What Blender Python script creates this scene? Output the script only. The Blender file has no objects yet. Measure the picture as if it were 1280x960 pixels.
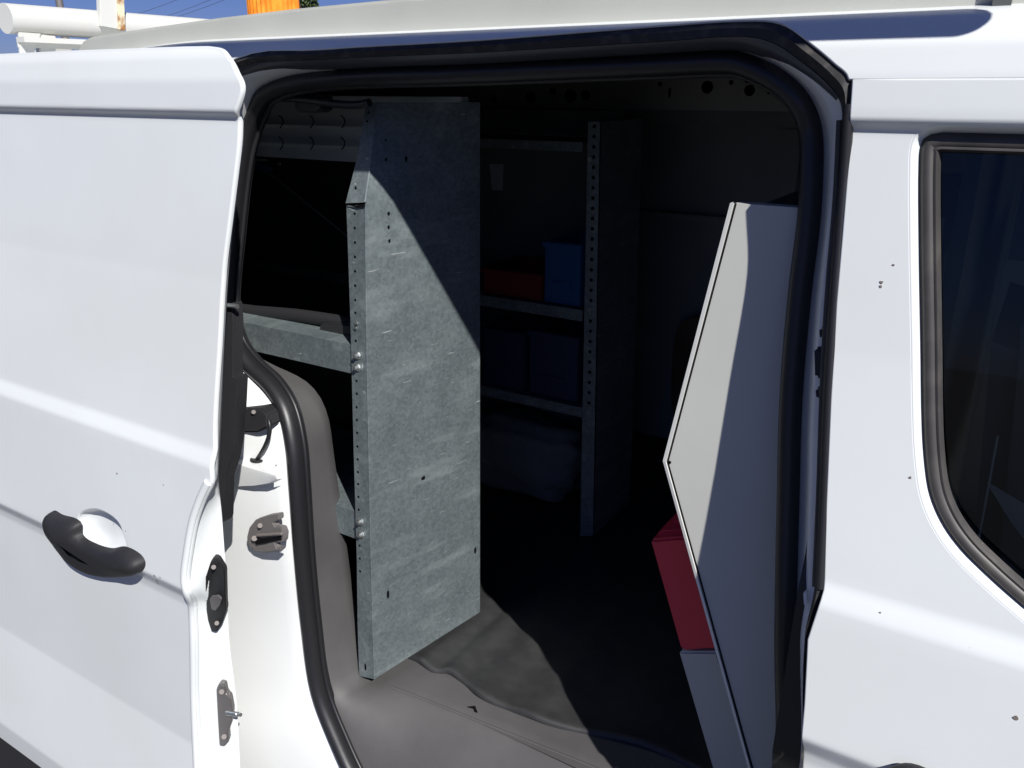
import bpy, bmesh, math, random
from mathutils import Vector
from mathutils.geometry import tessellate_polygon
random.seed(4)
R=math.radians
scn=bpy.context.scene; COL=scn.collection
# ------------------------------------------------------------------ camera model (photo 1280x960)
F=1040.0; PITCH=math.atan2(370,1040); YAW=R(32.4)
CX,CY,CZ=0.0,-0.80,1.65
def ray(px,py):
    u=480-py; r=px-640
    hf=F*math.cos(PITCH)+u*math.sin(PITCH); v=u*math.cos(PITCH)-F*math.sin(PITCH)
    return (-hf*math.sin(YAW)+r*math.cos(YAW), hf*math.cos(YAW)+r*math.sin(YAW), v)
def atY(px,py,y):
    d=ray(px,py); t=(y-CY)/d[1]; return Vector((CX+d[0]*t,y,CZ+d[2]*t))
def atX(px,py,x):
    d=ray(px,py); t=(x-CX)/d[0]; return Vector((x,CY+d[1]*t,CZ+d[2]*t))
def atZ(px,py,z):
    d=ray(px,py); t=(z-CZ)/d[2]; return Vector((CX+d[0]*t,CY+d[1]*t,z))
# ------------------------------------------------------------------ body side profile: depth of the skin at height z
PROF=[(.20,-.035),(.31,-.052),(.37,-.055),(.60,-.020),(.88,-.008),(.897,-.010),(.922,-.024),(1.139,.001),(1.161,.0125),(1.40,.055),(1.608,.0855),
      (1.614,.0855),(1.620,.077),(1.66,.082),(1.69,.092),(1.71,.108),(1.718,.120),(1.724,.145),(1.732,.24)]
PROF_S=PROF
PROF_F=[(.20,-.035),(.31,-.052),(.37,-.055),(.60,-.020),(.945,-.008),(.96,-.010),(.985,-.022)]+PROF[7:]
def lin(P,z):
    if z<=P[0][0]: return P[0][1]
    for (a,b),(c,d) in zip(P,P[1:]):
        if z<=c: return b+(d-b)*(z-a)/(c-a)
    return P[-1][1]+(z-P[-1][0])*5
def S(z,P=PROF_S):
    w=[(-.009,.1),(-.006,.2),(-.003,.25),(0,.0),(.003,.25),(.006,.2)]
    return (lin(P,z-.005)+2*lin(P,z-.0025)+2*lin(P,z)+2*lin(P,z+.0025)+lin(P,z+.005))/8
def onb(px,py,off=0,P=PROF_S):
    d=ray(px,py)
    lo,hi=.3/d[1],1.6/d[1]
    for _ in range(50):
        t=(lo+hi)/2
        z=CZ+d[2]*t; y=CY+d[1]*t
        if y<S(min(z,1.75),P)+off: lo=t
        else: hi=t
    return Vector((CX+d[0]*t,y,z))
# ------------------------------------------------------------------ materials
def mat(name,base,rough=.5,metal=0,coat=0,spec=.5,noise=None,bump=None,extra=None):
    m=bpy.data.materials.new(name); m.use_nodes=True; nt=m.node_tree; N=nt.nodes; L=nt.links
    b=N['Principled BSDF']
    b.inputs['Base Color'].default_value=(*base,1); b.inputs['Roughness'].default_value=rough
    b.inputs['Metallic'].default_value=metal; b.inputs['Coat Weight'].default_value=coat
    b.inputs['Coat Roughness'].default_value=.08; b.inputs['Specular IOR Level'].default_value=spec
    tc=N.new('ShaderNodeTexCoord')
    if noise:   # (scale, detail, colour2, lo, hi)
        n=N.new('ShaderNodeTexNoise'); n.inputs['Scale'].default_value=noise[0]; n.inputs['Detail'].default_value=noise[1]
        L.new(tc.outputs['Object'],n.inputs['Vector'])
        r=N.new('ShaderNodeValToRGB'); r.color_ramp.elements[0].position=noise[3]; r.color_ramp.elements[1].position=noise[4]
        r.color_ramp.elements[0].color=(*base,1); r.color_ramp.elements[1].color=(*noise[2],1)
        L.new(n.outputs['Fac'],r.inputs['Fac']); L.new(r.outputs['Color'],b.inputs['Base Color'])
    if bump:
        n=N.new('ShaderNodeTexNoise'); n.inputs['Scale'].default_value=bump[0]; n.inputs['Detail'].default_value=4
        L.new(tc.outputs['Object'],n.inputs['Vector'])
        bp=N.new('ShaderNodeBump'); bp.inputs['Strength'].default_value=bump[1]; bp.inputs['Distance'].default_value=bump[2]
        L.new(n.outputs['Fac'],bp.inputs['Height']); L.new(bp.outputs['Normal'],b.inputs['Normal'])
    if extra: extra(nt,b,tc)
    return m
def dirt(nt,b,tc):
    N=nt.nodes; L=nt.links
    v=N.new('ShaderNodeTexNoise'); v.inputs['Scale'].default_value=95; v.inputs['Detail'].default_value=1
    L.new(tc.outputs['Object'],v.inputs['Vector'])
    r=N.new('ShaderNodeValToRGB'); r.color_ramp.elements[0].position=.835; r.color_ramp.elements[1].position=.87
    L.new(v.outputs['Fac'],r.inputs['Fac'])
    n=N.new('ShaderNodeTexNoise'); n.inputs['Scale'].default_value=3; n.inputs['Detail'].default_value=6
    L.new(tc.outputs['Object'],n.inputs['Vector'])
    r2=N.new('ShaderNodeValToRGB'); r2.color_ramp.elements[0].position=.35; r2.color_ramp.elements[1].position=.75
    c=b.inputs['Base Color'].default_value[:3]
    r2.color_ramp.elements[0].color=(*c,1); r2.color_ramp.elements[1].color=(c[0]*.93,c[1]*.92,c[2]*.90,1)
    L.new(n.outputs['Fac'],r2.inputs['Fac'])
    mx=N.new('ShaderNodeMixRGB'); mx.inputs[2].default_value=(.16,.14,.12,1)
    L.new(r.outputs['Color'],mx.inputs[0]); L.new(r2.outputs['Color'],mx.inputs[1]); L.new(mx.outputs[0],b.inputs['Base Color'])
def galv(nt,b,tc):
    N=nt.nodes; L=nt.links
    def noise(s,d,map_scale=None,rot=0):
        n=N.new('ShaderNodeTexNoise'); n.inputs['Scale'].default_value=s; n.inputs['Detail'].default_value=d
        if map_scale:
            mp=N.new('ShaderNodeMapping'); mp.inputs['Scale'].default_value=map_scale; mp.inputs['Rotation'].default_value=(rot,0,0)
            L.new(tc.outputs['Object'],mp.inputs['Vector']); L.new(mp.outputs[0],n.inputs['Vector'])
        else: L.new(tc.outputs['Object'],n.inputs['Vector'])
        return n
    def ramp(src,a,bb,ca,cb):
        r=N.new('ShaderNodeValToRGB'); r.color_ramp.elements[0].position=a; r.color_ramp.elements[1].position=bb
        r.color_ramp.elements[0].color=(*ca,1); r.color_ramp.elements[1].color=(*cb,1); L.new(src,r.inputs['Fac']); return r
    def mix(fac,a,c,mode='MIX'):
        m=N.new('ShaderNodeMixRGB'); m.blend_type=mode
        if hasattr(fac,'is_linked') or not isinstance(fac,(int,float)): L.new(fac,m.inputs[0])
        else: m.inputs[0].default_value=fac
        L.new(a,m.inputs[1])
        if isinstance(c,tuple): m.inputs[2].default_value=(*c,1)
        else: L.new(c,m.inputs[2])
        return m
    base=ramp(noise(16,10).outputs['Fac'],.28,.75,(.170,.205,.213),(.230,.270,.278))
    vo=N.new('ShaderNodeTexVoronoi'); vo.inputs['Scale'].default_value=210; L.new(tc.outputs['Object'],vo.inputs['Vector'])
    sp=ramp(vo.outputs['Color'],.0,1,(.78,.78,.78),(1.2,1.2,1.2))
    m1=mix(1.0,base.outputs['Color'],sp.outputs['Color'],'MULTIPLY')
    st=ramp(noise(1,8,(40,3.2,34),R(24)).outputs['Fac'],.55,.85,(0,0,0),(.5,.5,.5))
    m2=mix(st.outputs['Color'],m1.outputs[0],(.50,.56,.56))
    sc=ramp(noise(1,3,(60,14,240),R(28)).outputs['Fac'],.70,.75,(0,0,0),(.8,.8,.8))
    m3=mix(sc.outputs['Color'],m2.outputs[0],(.68,.72,.70))
    sc2=ramp(noise(1,3,(60,260,16),R(12)).outputs['Fac'],.755,.785,(0,0,0),(.7,.7,.7))
    m4=mix(sc2.outputs['Color'],m3.outputs[0],(.66,.70,.68))
    L.new(m4.outputs[0],b.inputs['Base Color'])
    bp=N.new('ShaderNodeBump'); bp.inputs['Strength'].default_value=.25; bp.inputs['Distance'].default_value=.001
    nn=noise(14,5); L.new(nn.outputs['Fac'],bp.inputs['Height']); L.new(bp.outputs['Normal'],b.inputs['Normal'])
M={}
M['paint']=mat('white_paint',(.70,.728,.725),.36,0,.35,.4,bump=(2.2,.06,.012),extra=dirt)
M['paint_in']=mat('jamb_paint',(.70,.71,.70),.4,0,.4,.4,bump=(9,.10,.01),extra=None)
M['liner']=mat('inner_liner',(.11,.116,.112),.6,noise=(5,5,(.075,.08,.078),.35,.7))
M['cabseat']=mat('seat_cloth',(.20,.20,.21),.9,bump=(150,.5,.001))
M['cabdark']=mat('cab_trim',(.06,.06,.065),.6)
M['rubber']=mat('black_rubber',(.013,.013,.015),.42,spec=.5,bump=(60,.15,.001))
M['gasket']=mat('dusty_rubber',(.012,.012,.013),.6,noise=(70,6,(.075,.066,.058),.50,.78))
M['seal_rib']=mat('rubber_rib',(.045,.045,.05),.5)
M['winrub']=mat('window_rubber',(.040,.037,.036),.5,noise=(25,5,(.080,.072,.066),.45,.8))
M['plastic']=mat('black_plastic',(.016,.016,.018),.62,bump=(260,.6,.0008))
M['taupe']=mat('taupe_trim',(.070,.067,.067),.62,noise=(7,6,(.092,.088,.087),.4,.75),bump=(420,.5,.0006))
M['mat']=mat('floor_mat',(.025,.025,.026),.55,noise=(30,9,(.037,.0365,.036),.40,.75),bump=(38,.2,.002))
M['galv']=mat('galvanised_steel',(.3,.33,.34),.50,.55,extra=galv)
M['galvrib']=mat('ribbed_steel',(.76,.79,.78),.28,.35,noise=(10,5,(.62,.66,.65),.35,.7))
M['headshade']=mat('header_shade',(.055,.058,.075),.35,bump=(30,.1,.001))  # dark tone for the shaded header, whose jamb is white paint
M['wallpaint']=mat('inner_wall_paint',(.30,.31,.30),.5,noise=(4,5,(.22,.23,.22),.35,.7))
M['steel']=mat('zinc_bolt',(.62,.64,.62),.28,.9)
M['hole']=mat('punched_hole',(.004,.004,.005),.9,spec=.1)
M['cab_grey']=mat('light_grey_enamel',(.50,.505,.47),.45,noise=(4,4,(.47,.475,.44),.4,.7))
M['cab_rim']=mat('pale_enamel_rim',(.72,.72,.68),.4)
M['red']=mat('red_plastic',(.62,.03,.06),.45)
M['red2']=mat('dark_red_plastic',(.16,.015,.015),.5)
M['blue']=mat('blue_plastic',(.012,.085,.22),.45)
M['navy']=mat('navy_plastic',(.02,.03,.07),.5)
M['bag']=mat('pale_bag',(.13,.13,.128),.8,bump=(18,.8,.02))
M['rack_white']=mat('rack_enamel',(.58,.58,.54),.45,noise=(12,6,(.60,.58,.50),.55,.8))
M['rust']=mat('rusty_edge',(.66,.60,.42),.6,noise=(30,6,(.32,.15,.05),.42,.55))
M['rail']=mat('grey_beige_rail',(.52,.525,.475),.6,noise=(6,5,(.47,.475,.43),.4,.7))
M['amber']=mat('amber_lens',(.72,.20,.015),.25,noise=(40,3,(.85,.32,.03),.4,.7)); 
M['bracket']=mat('cast_bracket',(.20,.185,.18),.55,.4,bump=(120,.3,.001))
M['dullscrew']=mat('dull_screw',(.16,.14,.13),.6,bump=(150,.3,.001))
M['asphalt']=mat('asphalt',(.045,.045,.045),.9,noise=(30,8,(.085,.083,.078),.3,.8),bump=(200,.6,.004))
M['bark']=mat('bark',(.08,.06,.045),.9)
M['leaf']=mat('leaf',(.055,.085,.03),.6,noise=(20,3,(.10,.13,.05),.4,.7))
M['wood']=mat('wood_board',(.16,.10,.06),.7,noise=(8,5,(.11,.07,.04),.4,.7))
M['paper']=mat('paper_label',(.30,.30,.29),.8)
M['chip']=mat('paint_chip',(.20,.17,.15),.8)
g=bpy.data.materials.new('tinted_glass'); g.use_nodes=True; nt=g.node_tree; N=nt.nodes; L=nt.links
for n in list(N):
    if n.type!='OUTPUT_MATERIAL': N.remove(n)
tr=N.new('ShaderNodeBsdfTransparent'); tr.inputs[0].default_value=(.42,.50,.48,1)
gl=N.new('ShaderNodeBsdfGlossy'); gl.inputs['Roughness'].default_value=.02
fr=N.new('ShaderNodeFresnel'); fr.inputs[0].default_value=1.5
mx=N.new('ShaderNodeMixShader'); L.new(fr.outputs[0],mx.inputs[0]); L.new(tr.outputs[0],mx.inputs[1]); L.new(gl.outputs[0],mx.inputs[2])
L.new(mx.outputs[0],N['Material Output'].inputs[0]); M['glass']=g
# ------------------------------------------------------------------ object helpers
def tag(o,label=None,cat=None,group=None,kind=None):
    if label: o['label']=label
    if cat: o['category']=cat
    if group: o['group']=group
    if kind: o['kind']=kind
    return o
def empty(name,loc,label,cat,group=None):
    o=bpy.data.objects.new(name,None); o.location=loc; o.empty_display_size=.1; COL.objects.link(o); return tag(o,label,cat,group)
def link(name,me,m,parent=None,smooth=True,ang=35):
    mats=m if isinstance(m,(list,tuple)) else [m]
    for k in mats: me.materials.append(M[k])
    if smooth:
        me.polygons.foreach_set('use_smooth',[True]*len(me.polygons)); me.set_sharp_from_angle(angle=R(ang))
    o=bpy.data.objects.new(name,me); COL.objects.link(o)
    if parent is not None:
        o.parent=parent
        p=Vector((0,0,0)); q=parent
        while q is not None: p+=q.location; q=q.parent
        me.transform(__import__('mathutils').Matrix.Translation(-p))
    return o
SPLIT={'bolt','stamped_notch','rail_hole','arm_screw','latch_screw','catch_rivet','flange_hole','panel_slot','rivet','paint_chip','latch_striker','plate_bolt','foot_bracket','shadow_rail_arm'}
def fin(name,bm,m,parent=None,smooth=True,ang=35,norm=True):
    if name not in SPLIT: return fin1(name,bm,m,parent,smooth,ang,norm)
    seen=set(); isl=[]
    for v in bm.verts:
        if v in seen: continue
        st=[v]; seen.add(v); c=[]
        while st:
            w=st.pop(); c.append(w)
            for e in w.link_edges:
                o=e.other_vert(w)
                if o not in seen: seen.add(o); st.append(o)
        isl.append(c)
    def bb(c): return [min(v.co[k] for v in c)-.001 for k in range(3)]+[max(v.co[k] for v in c)+.001 for k in range(3)]
    ch=True
    while ch:
        ch=False
        for i in range(len(isl)):
            for j in range(i+1,len(isl)):
                A_,B_=bb(isl[i]),bb(isl[j])
                if all(A_[k]<=B_[k+3] and B_[k]<=A_[k+3] for k in range(3)):
                    isl[i]+=isl.pop(j); ch=True; break
            if ch: break
    o=None
    for c in isl:
        ids={v:i for i,v in enumerate(c)}; me=bpy.data.meshes.new(name); fs=[]
        for f in bm.faces:
            if f.verts[0] in ids: fs.append([ids[v] for v in f.verts])
        me.from_pydata([v.co[:] for v in c],[],fs); b2=bmesh.new(); b2.from_mesh(me); bpy.data.meshes.remove(me)
        o=fin1(name,b2,m,parent,smooth,ang,norm)
    bm.free(); return o
def fin1(name,bm,m,parent=None,smooth=True,ang=35,norm=True):
    if norm: bmesh.ops.recalc_face_normals(bm,faces=bm.faces)
    me=bpy.data.meshes.new(name); bm.to_mesh(me); bm.free(); return link(name,me,m,parent,smooth,ang)
def prism(bm,pts,vec,mi=0,bevel=0):
    """closed polygon pts (3D, roughly planar) swept by vec"""
    vec=Vector(vec); sub=bmesh.new()
    a=[sub.verts.new(p) for p in pts]; b=[sub.verts.new(Vector(p)+vec) for p in pts]
    n=len(pts); sub.faces.new(a); sub.faces.new(b[::-1])
    for i in range(n): sub.faces.new((a[i],b[i],b[(i+1)%n],a[(i+1)%n]))
    bmesh.ops.recalc_face_normals(sub,faces=sub.faces)
    if bevel: bmesh.ops.bevel(sub,geom=sub.edges[:],offset=bevel,segments=2,affect='EDGES',clamp_overlap=True)
    for f in sub.faces: f.material_index=mi
    t=bpy.data.meshes.new('t'); sub.to_mesh(t); sub.free(); bm.from_mesh(t); bpy.data.meshes.remove(t)
def box(bm,a,b,mi=0,bevel=0):
    x0,y0,z0=a; x1,y1,z1=b
    prism(bm,[(x0,y0,z0),(x1,y0,z0),(x1,y0,z1),(x0,y0,z1)],(0,y1-y0,0),mi,bevel)
def catmull(P,n=6,closed=False):
    P=[Vector(p) for p in P]; out=[]; m=len(P)
    rng=range(m if closed else m-1)
    for i in rng:
        if closed: p0,p1,p2,p3=P[(i-1)%m],P[i],P[(i+1)%m],P[(i+2)%m]
        else: p0,p1,p2,p3=P[max(i-1,0)],P[i],P[i+1],P[min(i+2,m-1)]
        # centripetal-ish damping
        l=(p2-p1).length; t1=(p2-p0); t2=(p3-p1)
        if t1.length>0: t1=t1*(l/max(t1.length,1e-6))
        if t2.length>0: t2=t2*(l/max(t2.length,1e-6))
        for k in range(n):
            t=k/n; h00=2*t**3-3*t*t+1; h10=t**3-2*t*t+t; h01=-2*t**3+3*t*t; h11=t**3-t*t
            out.append(p1*h00+t1*h10+p2*h01+t2*h11)
    if not closed: out.append(P[-1])
    return out
def tube(bm,P,r,seg=12,closed=False,mi=0,ry=None,up=Vector((0,1,0)),capped=True):
    """ry: radius along 'up' axis (elliptic section)"""
    rings=[]; m=len(P); ry=ry or r
    for i,p in enumerate(P):
        a=P[(i-1)%m] if (closed or i>0) else P[i]; b=P[(i+1)%m] if (closed or i<m-1) else P[i]
        t=(Vector(b)-Vector(a)).normalized()
        s=t.cross(up)
        if s.length<1e-4: s=t.cross(Vector((1,0,0)))
        s.normalize(); u=s.cross(t).normalized()
        rr=r(i/(m-1)) if callable(r) else r; ru=rr if callable(r) else ry
        rings.append([bm.verts.new(Vector(p)+s*rr*math.cos(2*math.pi*k/seg)+u*ru*math.sin(2*math.pi*k/seg)) for k in range(seg)])
    for i in range(m if closed else m-1):
        A,B=rings[i],rings[(i+1)%m]
        for k in range(seg):
            f=bm.faces.new((A[k],A[(k+1)%seg],B[(k+1)%seg],B[k])); f.material_index=mi
    if not closed and capped:
        bm.faces.new(rings[0][::-1]).material_index=mi; bm.faces.new(rings[-1]).material_index=mi
def cyl(bm,a,b,r,seg=16,mi=0): 
    a=Vector(a); b=Vector(b); up=Vector((0,1,0)) if abs((b-a).normalized().y)<.9 else Vector((0,0,1))
    tube(bm,[a,b],r,seg,mi=mi,up=up)
def loft(bm,rows,closed=False,mi=0):
    V=[[bm.verts.new(p) for p in r] for r in rows]; n=len(rows[0])
    for A,B in zip(V,V[1:]):
        for i in range(n if closed else n-1):
            j=(i+1)%n
            try: f=bm.faces.new((A[i],A[j],B[j],B[i])); f.material_index=mi
            except ValueError: pass
    return V
def skin(name,outline,off,m,parent,holes=(),thick=.03,P=PROF_S,lip=.003,cuts=(),zstep=.02):
    """curved sheet: outline (x,z) polygon laid on the body profile, rolled edge, real thickness"""
    loops=[list(outline)]+[list(h) for h in holes]
    bm=bmesh.new()
    vs=[]; es=[]
    flat=[]; 
    for lp in loops: flat.append([Vector((x,0,z)) for x,z in lp])
    tris=tessellate_polygon(flat); allv=[bm.verts.new(v) for lp in flat for v in lp]
    for t in tris:
        try: bm.faces.new([allv[i] for i in t])
        except ValueError: pass
    zs=[v.co.z for v in bm.verts]; xs=[v.co.x for v in bm.verts]
    lev=set()
    z=min(zs)
    while z<max(zs): lev.add(round(z,4)); z+=zstep
    for (a,_) in P:
        for k in (-.005,-.0025,0,.0025,.005): lev.add(round(a+k,4))
    for z in sorted(lev):
        if min(zs)<z<max(zs): bmesh.ops.bisect_plane(bm,geom=bm.verts[:]+bm.edges[:]+bm.faces[:],dist=1e-5,plane_co=(0,0,z),plane_no=(0,0,1))
    x=min(xs)+.04
    while x<max(xs):
        bmesh.ops.bisect_plane(bm,geom=bm.verts[:]+bm.edges[:]+bm.faces[:],dist=1e-5,plane_co=(x,0,0),plane_no=(1,0,0)); x+=.04
    for f in bm.faces:
        f.normal_update()
        if f.normal.y>0: f.normal_flip()
    # outward direction at the boundary
    out={}
    for e in bm.edges:
        if len(e.link_faces)==1:
            f=e.link_faces[0]; c=f.calc_center_median(); d=(e.verts[1].co-e.verts[0].co); n=Vector((d.z,0,-d.x))
            if n.length<1e-9: continue
            n.normalize()
            if n.dot(e.verts[0].co-c)<0: n=-n
            for v in e.verts: out.setdefault(v,Vector()).__iadd__(n)
    bnd=[e for e in bm.edges if len(e.link_faces)==1]
    base={v:(v.co.x,v.co.z) for v in out}
    for v in bm.verts: v.co.y=S(v.co.z,P)+off
    cur={v:v for v in out}; edges=[(e.verts[0],e.verts[1],e.link_faces[0]) for e in bnd]
    dirs={v:(d.normalized() if d.length>1e-6 else Vector((0,0,0))) for v,d in out.items()}
    for (o,dy) in ((lip*.6,lip*.15),(lip*.95,lip*.55),(lip,lip*1.2),(lip,thick)):
        nw={}
        for v in cur:
            x,z=base[v]; zz=z+dirs[v].z*o; nw[v]=bm.verts.new((x+dirs[v].x*o,S(z,P)+off+dy,zz))
        for a,b,f in edges:
            bm.faces.new((cur[a],cur[b],nw[b],nw[a]))
        cur=nw
    # back sheet
    fr=[f for f in bm.faces if all(abs(v.co.y-(S(v.co.z,P)+off))<1e-6 for v in f.verts)]
    mp={}
    for f in fr:
        vv=[]
        for v in f.verts:
            if v in cur: vv.append(cur[v]); continue
            if v not in mp: mp[v]=bm.verts.new((v.co.x,v.co.y+thick,v.co.z))
            vv.append(mp[v])
        try: bm.faces.new(vv[::-1])
        except ValueError: pass
    o=fin(name,bm,m,parent,ang=50); me=o.data
    base=[tuple(c.vector) for c in me.corner_normals]; q=parent; py=0
    while q is not None: py+=q.location.y; q=q.parent
    for f in me.polygons:
        if all(abs(me.vertices[v].co.y+py-(S(me.vertices[v].co.z,P)+off))<2e-5 for v in f.vertices):
            for li in f.loop_indices:
                z=me.vertices[me.loops[li].vertex_index].co.z; sl=(S(z+.001,P)-S(z-.001,P))/.002
                base[li]=tuple(Vector((0,-1,sl)).normalized())
    me.normals_split_custom_set(base)
    return o
def child_loc(o): return o
# ------------------------------------------------------------------ VAN
van=empty('cargo_van',(-.9,.8,0),'white cargo van with its side door slid open, filling the photo','van')
# loops round the door opening, matched key by key: skin edge, gasket inner edge, jamb inner edge, seal centre
W=lambda x,z:('w',x,z)
KEYS=[ # O, G, J, SC
 (W(-.55,.385),W(-.55,.395),W(-.55,.45),W(-.55,.465)),
 (W(-.86,.39),W(-.86,.40),W(-.83,.455),W(-.82,.47)),
 ((250,1010),(254,1008),(425,985),(452,985)),
 ((222,920),(226,920),(401,920),(425,930)),
 ((205,850),(209,850),(382,862),(399,862)),
 ((200,780),(204,780),(371,780),(387,780)),
 ((205,690),(209,690),(362,690),(378,690)),
 ((208,600),(212,600),(356,600),(372,600)),
 ((212,540),(216,540),(353,552),(368,555)),
 ((215,500),(219,500),(345,520),(358,512)),
 ((218,470),(222,470),(322,488),(340,482)),
 ((222,440),(226,440),(298,460),(314,457)),
 ((230,400),(234,400),(276,425),(294,428)),
 ((238,350),(242,350),(270,385),(284,385)),
 ((246,280),(250,280),(278,290),(291,292)),
 ((254,200),(258,200),(291,190),(303,192)),
 ((268,120),(272,122),(308,140),(318,144)),
 ((292,73),(298,85),(326,107),(336,116)),
 ((400,61),(400,74),(400,89),(400,100)),
 ((600,49),(600,65),(600,80),(600,91)),
 ((830,31),(830,51),(830,67),(830,81)),
 ((925,25),(925,45),(922,63),(915,78)),
 ((975,28),(965,52),(955,72),(943,86)),
 ((1010,50),(1000,75),(990,94),(975,103)),
 ((1045,79),(1038,108),(1017,122),(1000,128)),
 ((1062,98),(1052,135),(1031,158),(1013,160)),
 ((1060,180),(1051,190),(1034,205),(1015,205)),
 ((1052,270),(1043,270),(1030,280),(1011,280)),
 ((1043,370),(1035,370),(1019,370),(1000,370)),
 ((1035,500),(1027,500),(1009,500),(989,500)),
 ((1030,640),(1022,640),(1005,640),(985,640)),
 ((1027,735),(1018,735),(1001,735),(983,735)),
 ((1008,800),(1006,795),(998,800),(982,800)),
 ((1002,960),(1001,960),(997,960),(980,960)),
 (W(-.12,.62),W(-.123,.62),W(-.15,.62),W(-.165,.62)),
 (W(-.15,.45),W(-.155,.45),W(-.19,.51),W(-.21,.52)),
 (W(-.24,.385),W(-.24,.395),W(-.27,.45),W(-.28,.465)),
]
OFFS=(0.0,.010,.055,.070)
def key(k,off):
    if k[0]=='w': return Vector((k[1],S(k[2])+off,k[2]))
    return onb(k[0],k[1],off)
loops=[catmull([key(row[i],OFFS[i]) for row in KEYS],5,True) for i in range(4)]
LO,LG,LJ,LS=loops
# index ranges in the fine loops
n5=lambda k:k*5
# body side skin: one sheet that goes round the opening, up to the cantrail
corner=n5(25)
ZS=onb(1180,95).z
hole=[(p.x,p.z) for p in LO]
arc=hole[corner:]+[]                       # right side, down from the corner (behind the front door edge)
path=[hole[i%len(hole)] for i in range(len(hole)-3, len(hole)-3-(len(hole)-3-corner)-0,-1)]
# polygon: bottom rocker -> bottom right -> (backwards along the loop) bottom, left, top -> corner
seq=[]; i=n5(35)
while i>=0: seq.append(hole[i]); i-=1
i=len(hole)-1
back=[]
# travel from key 35 down to key 25 would be the right side; the body skin instead travels 36 -> 0 -> left -> top -> 25
poly=[(-3.0,.22),(-.10,.22),(-.10,hole[n5(35)][1])]
i=n5(35)
order=list(range(n5(35),len(hole)))+list(range(0,corner+1))
poly+= [hole[k] for k in order]
cz=hole[corner][1]
poly+=[(.25,ZS),(1.2,ZS),(1.2,1.732),(-3.0,1.732)]
body=skin('body_side',poly,0,'paint',van,thick=.012,lip=.002)
# jamb: gasket strip then painted jamb
bm=bmesh.new()
mid=[(a.lerp(b,.5)+Vector((0,-.004,0))) for a,b in zip(LO,LG)]
loft(bm,[[p+Vector((0,.004,0)) for p in LO],mid,LG],True)
fin('door_gasket',bm,'gasket',van,norm=True)
bm=bmesh.new()
rows=[]
for t,dy in ((0,.002),(.12,.006),(.3,-.001),(.55,-.006),(.8,-.003),(.93,.0),(1.0,.006)):
    rows.append([a.lerp(b,t)+Vector((0,dy,0)) for a,b in zip(LG,LJ)])
rows.append([p+Vector((0,.012,0)) for p in LS])
loft(bm,rows,True)
fin('door_jamb',bm,'paint_in',van,ang=60)
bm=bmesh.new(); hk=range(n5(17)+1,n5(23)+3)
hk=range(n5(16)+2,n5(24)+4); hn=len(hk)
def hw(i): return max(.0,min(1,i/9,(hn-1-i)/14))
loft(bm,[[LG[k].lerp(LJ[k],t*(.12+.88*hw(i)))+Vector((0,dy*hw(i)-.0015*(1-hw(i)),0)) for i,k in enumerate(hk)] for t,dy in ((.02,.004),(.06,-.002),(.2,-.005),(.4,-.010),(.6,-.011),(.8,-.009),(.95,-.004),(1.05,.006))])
fin('header_shade',bm,'headshade',van,ang=60)  # strip over the white jamb, its deep shade put into the colour
bm=bmesh.new(); tube(bm,LS,.0125,14,True,ry=.017)
seal=fin('door_seal',bm,'rubber',van,ang=80)
bm=bmesh.new(); 
cen=sum(LS,Vector())/len(LS)
rib=[]
for i,p in enumerate(LS):
    t=(LS[(i+1)%len(LS)]-LS[i-1]).normalized(); s=t.cross(Vector((0,1,0))).normalized()
    if s.dot(cen-p)<0: s=-s
    rib.append(p+s*.0115+Vector((0,.010,0)))
tube(bm,rib,.0045,8,True)
fin('seal_lip',bm,'rubber',seal,ang=80)
# inner return (grey steel) behind the seal
bm=bmesh.new()
inn=[]
for i,p in enumerate(LS):
    t=(LS[(i+1)%len(LS)]-LS[i-1]).normalized(); s=t.cross(Vector((0,1,0))).normalized()
    if s.dot(cen-p)<0: s=-s
    inn.append((p,s))
loft(bm,[[p+s*.008+Vector((0,.014,0)) for p,s in inn],[p+s*.008+Vector((0,.022,0)) for p,s in inn],[p-s*.03+Vector((0,.03,0)) for p,s in inn]],True)
fin('inner_flange',bm,'rubber',van)
# roof
bm=bmesh.new()
prof=[(.235,1.7315),(.30,1.737),(.42,1.747),(.60,1.757),(.80,1.76),(1.0,1.757),(1.2,1.75),(1.36,1.735),(1.44,1.72),(1.49,1.69),(1.51,1.6)]
X0,X1=-3.0,1.2
loft(bm,[[(x,y,z) for y,z in prof] for x in [X0+(X1-X0)*k/20 for k in range(21)]])
loft(bm,[[(x,y,z-.012) for y,z in prof[::-1]] for x in [X0+(X1-X0)*k/20 for k in range(21)]])
roof=fin('roof',bm,'paint',van,norm=False)
# inner shell: far wall, rear, partition, floor, roof lining
bm=bmesh.new()
box(bm,(-3,1.50,.2),(1.2,1.53,1.66)); 
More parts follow.
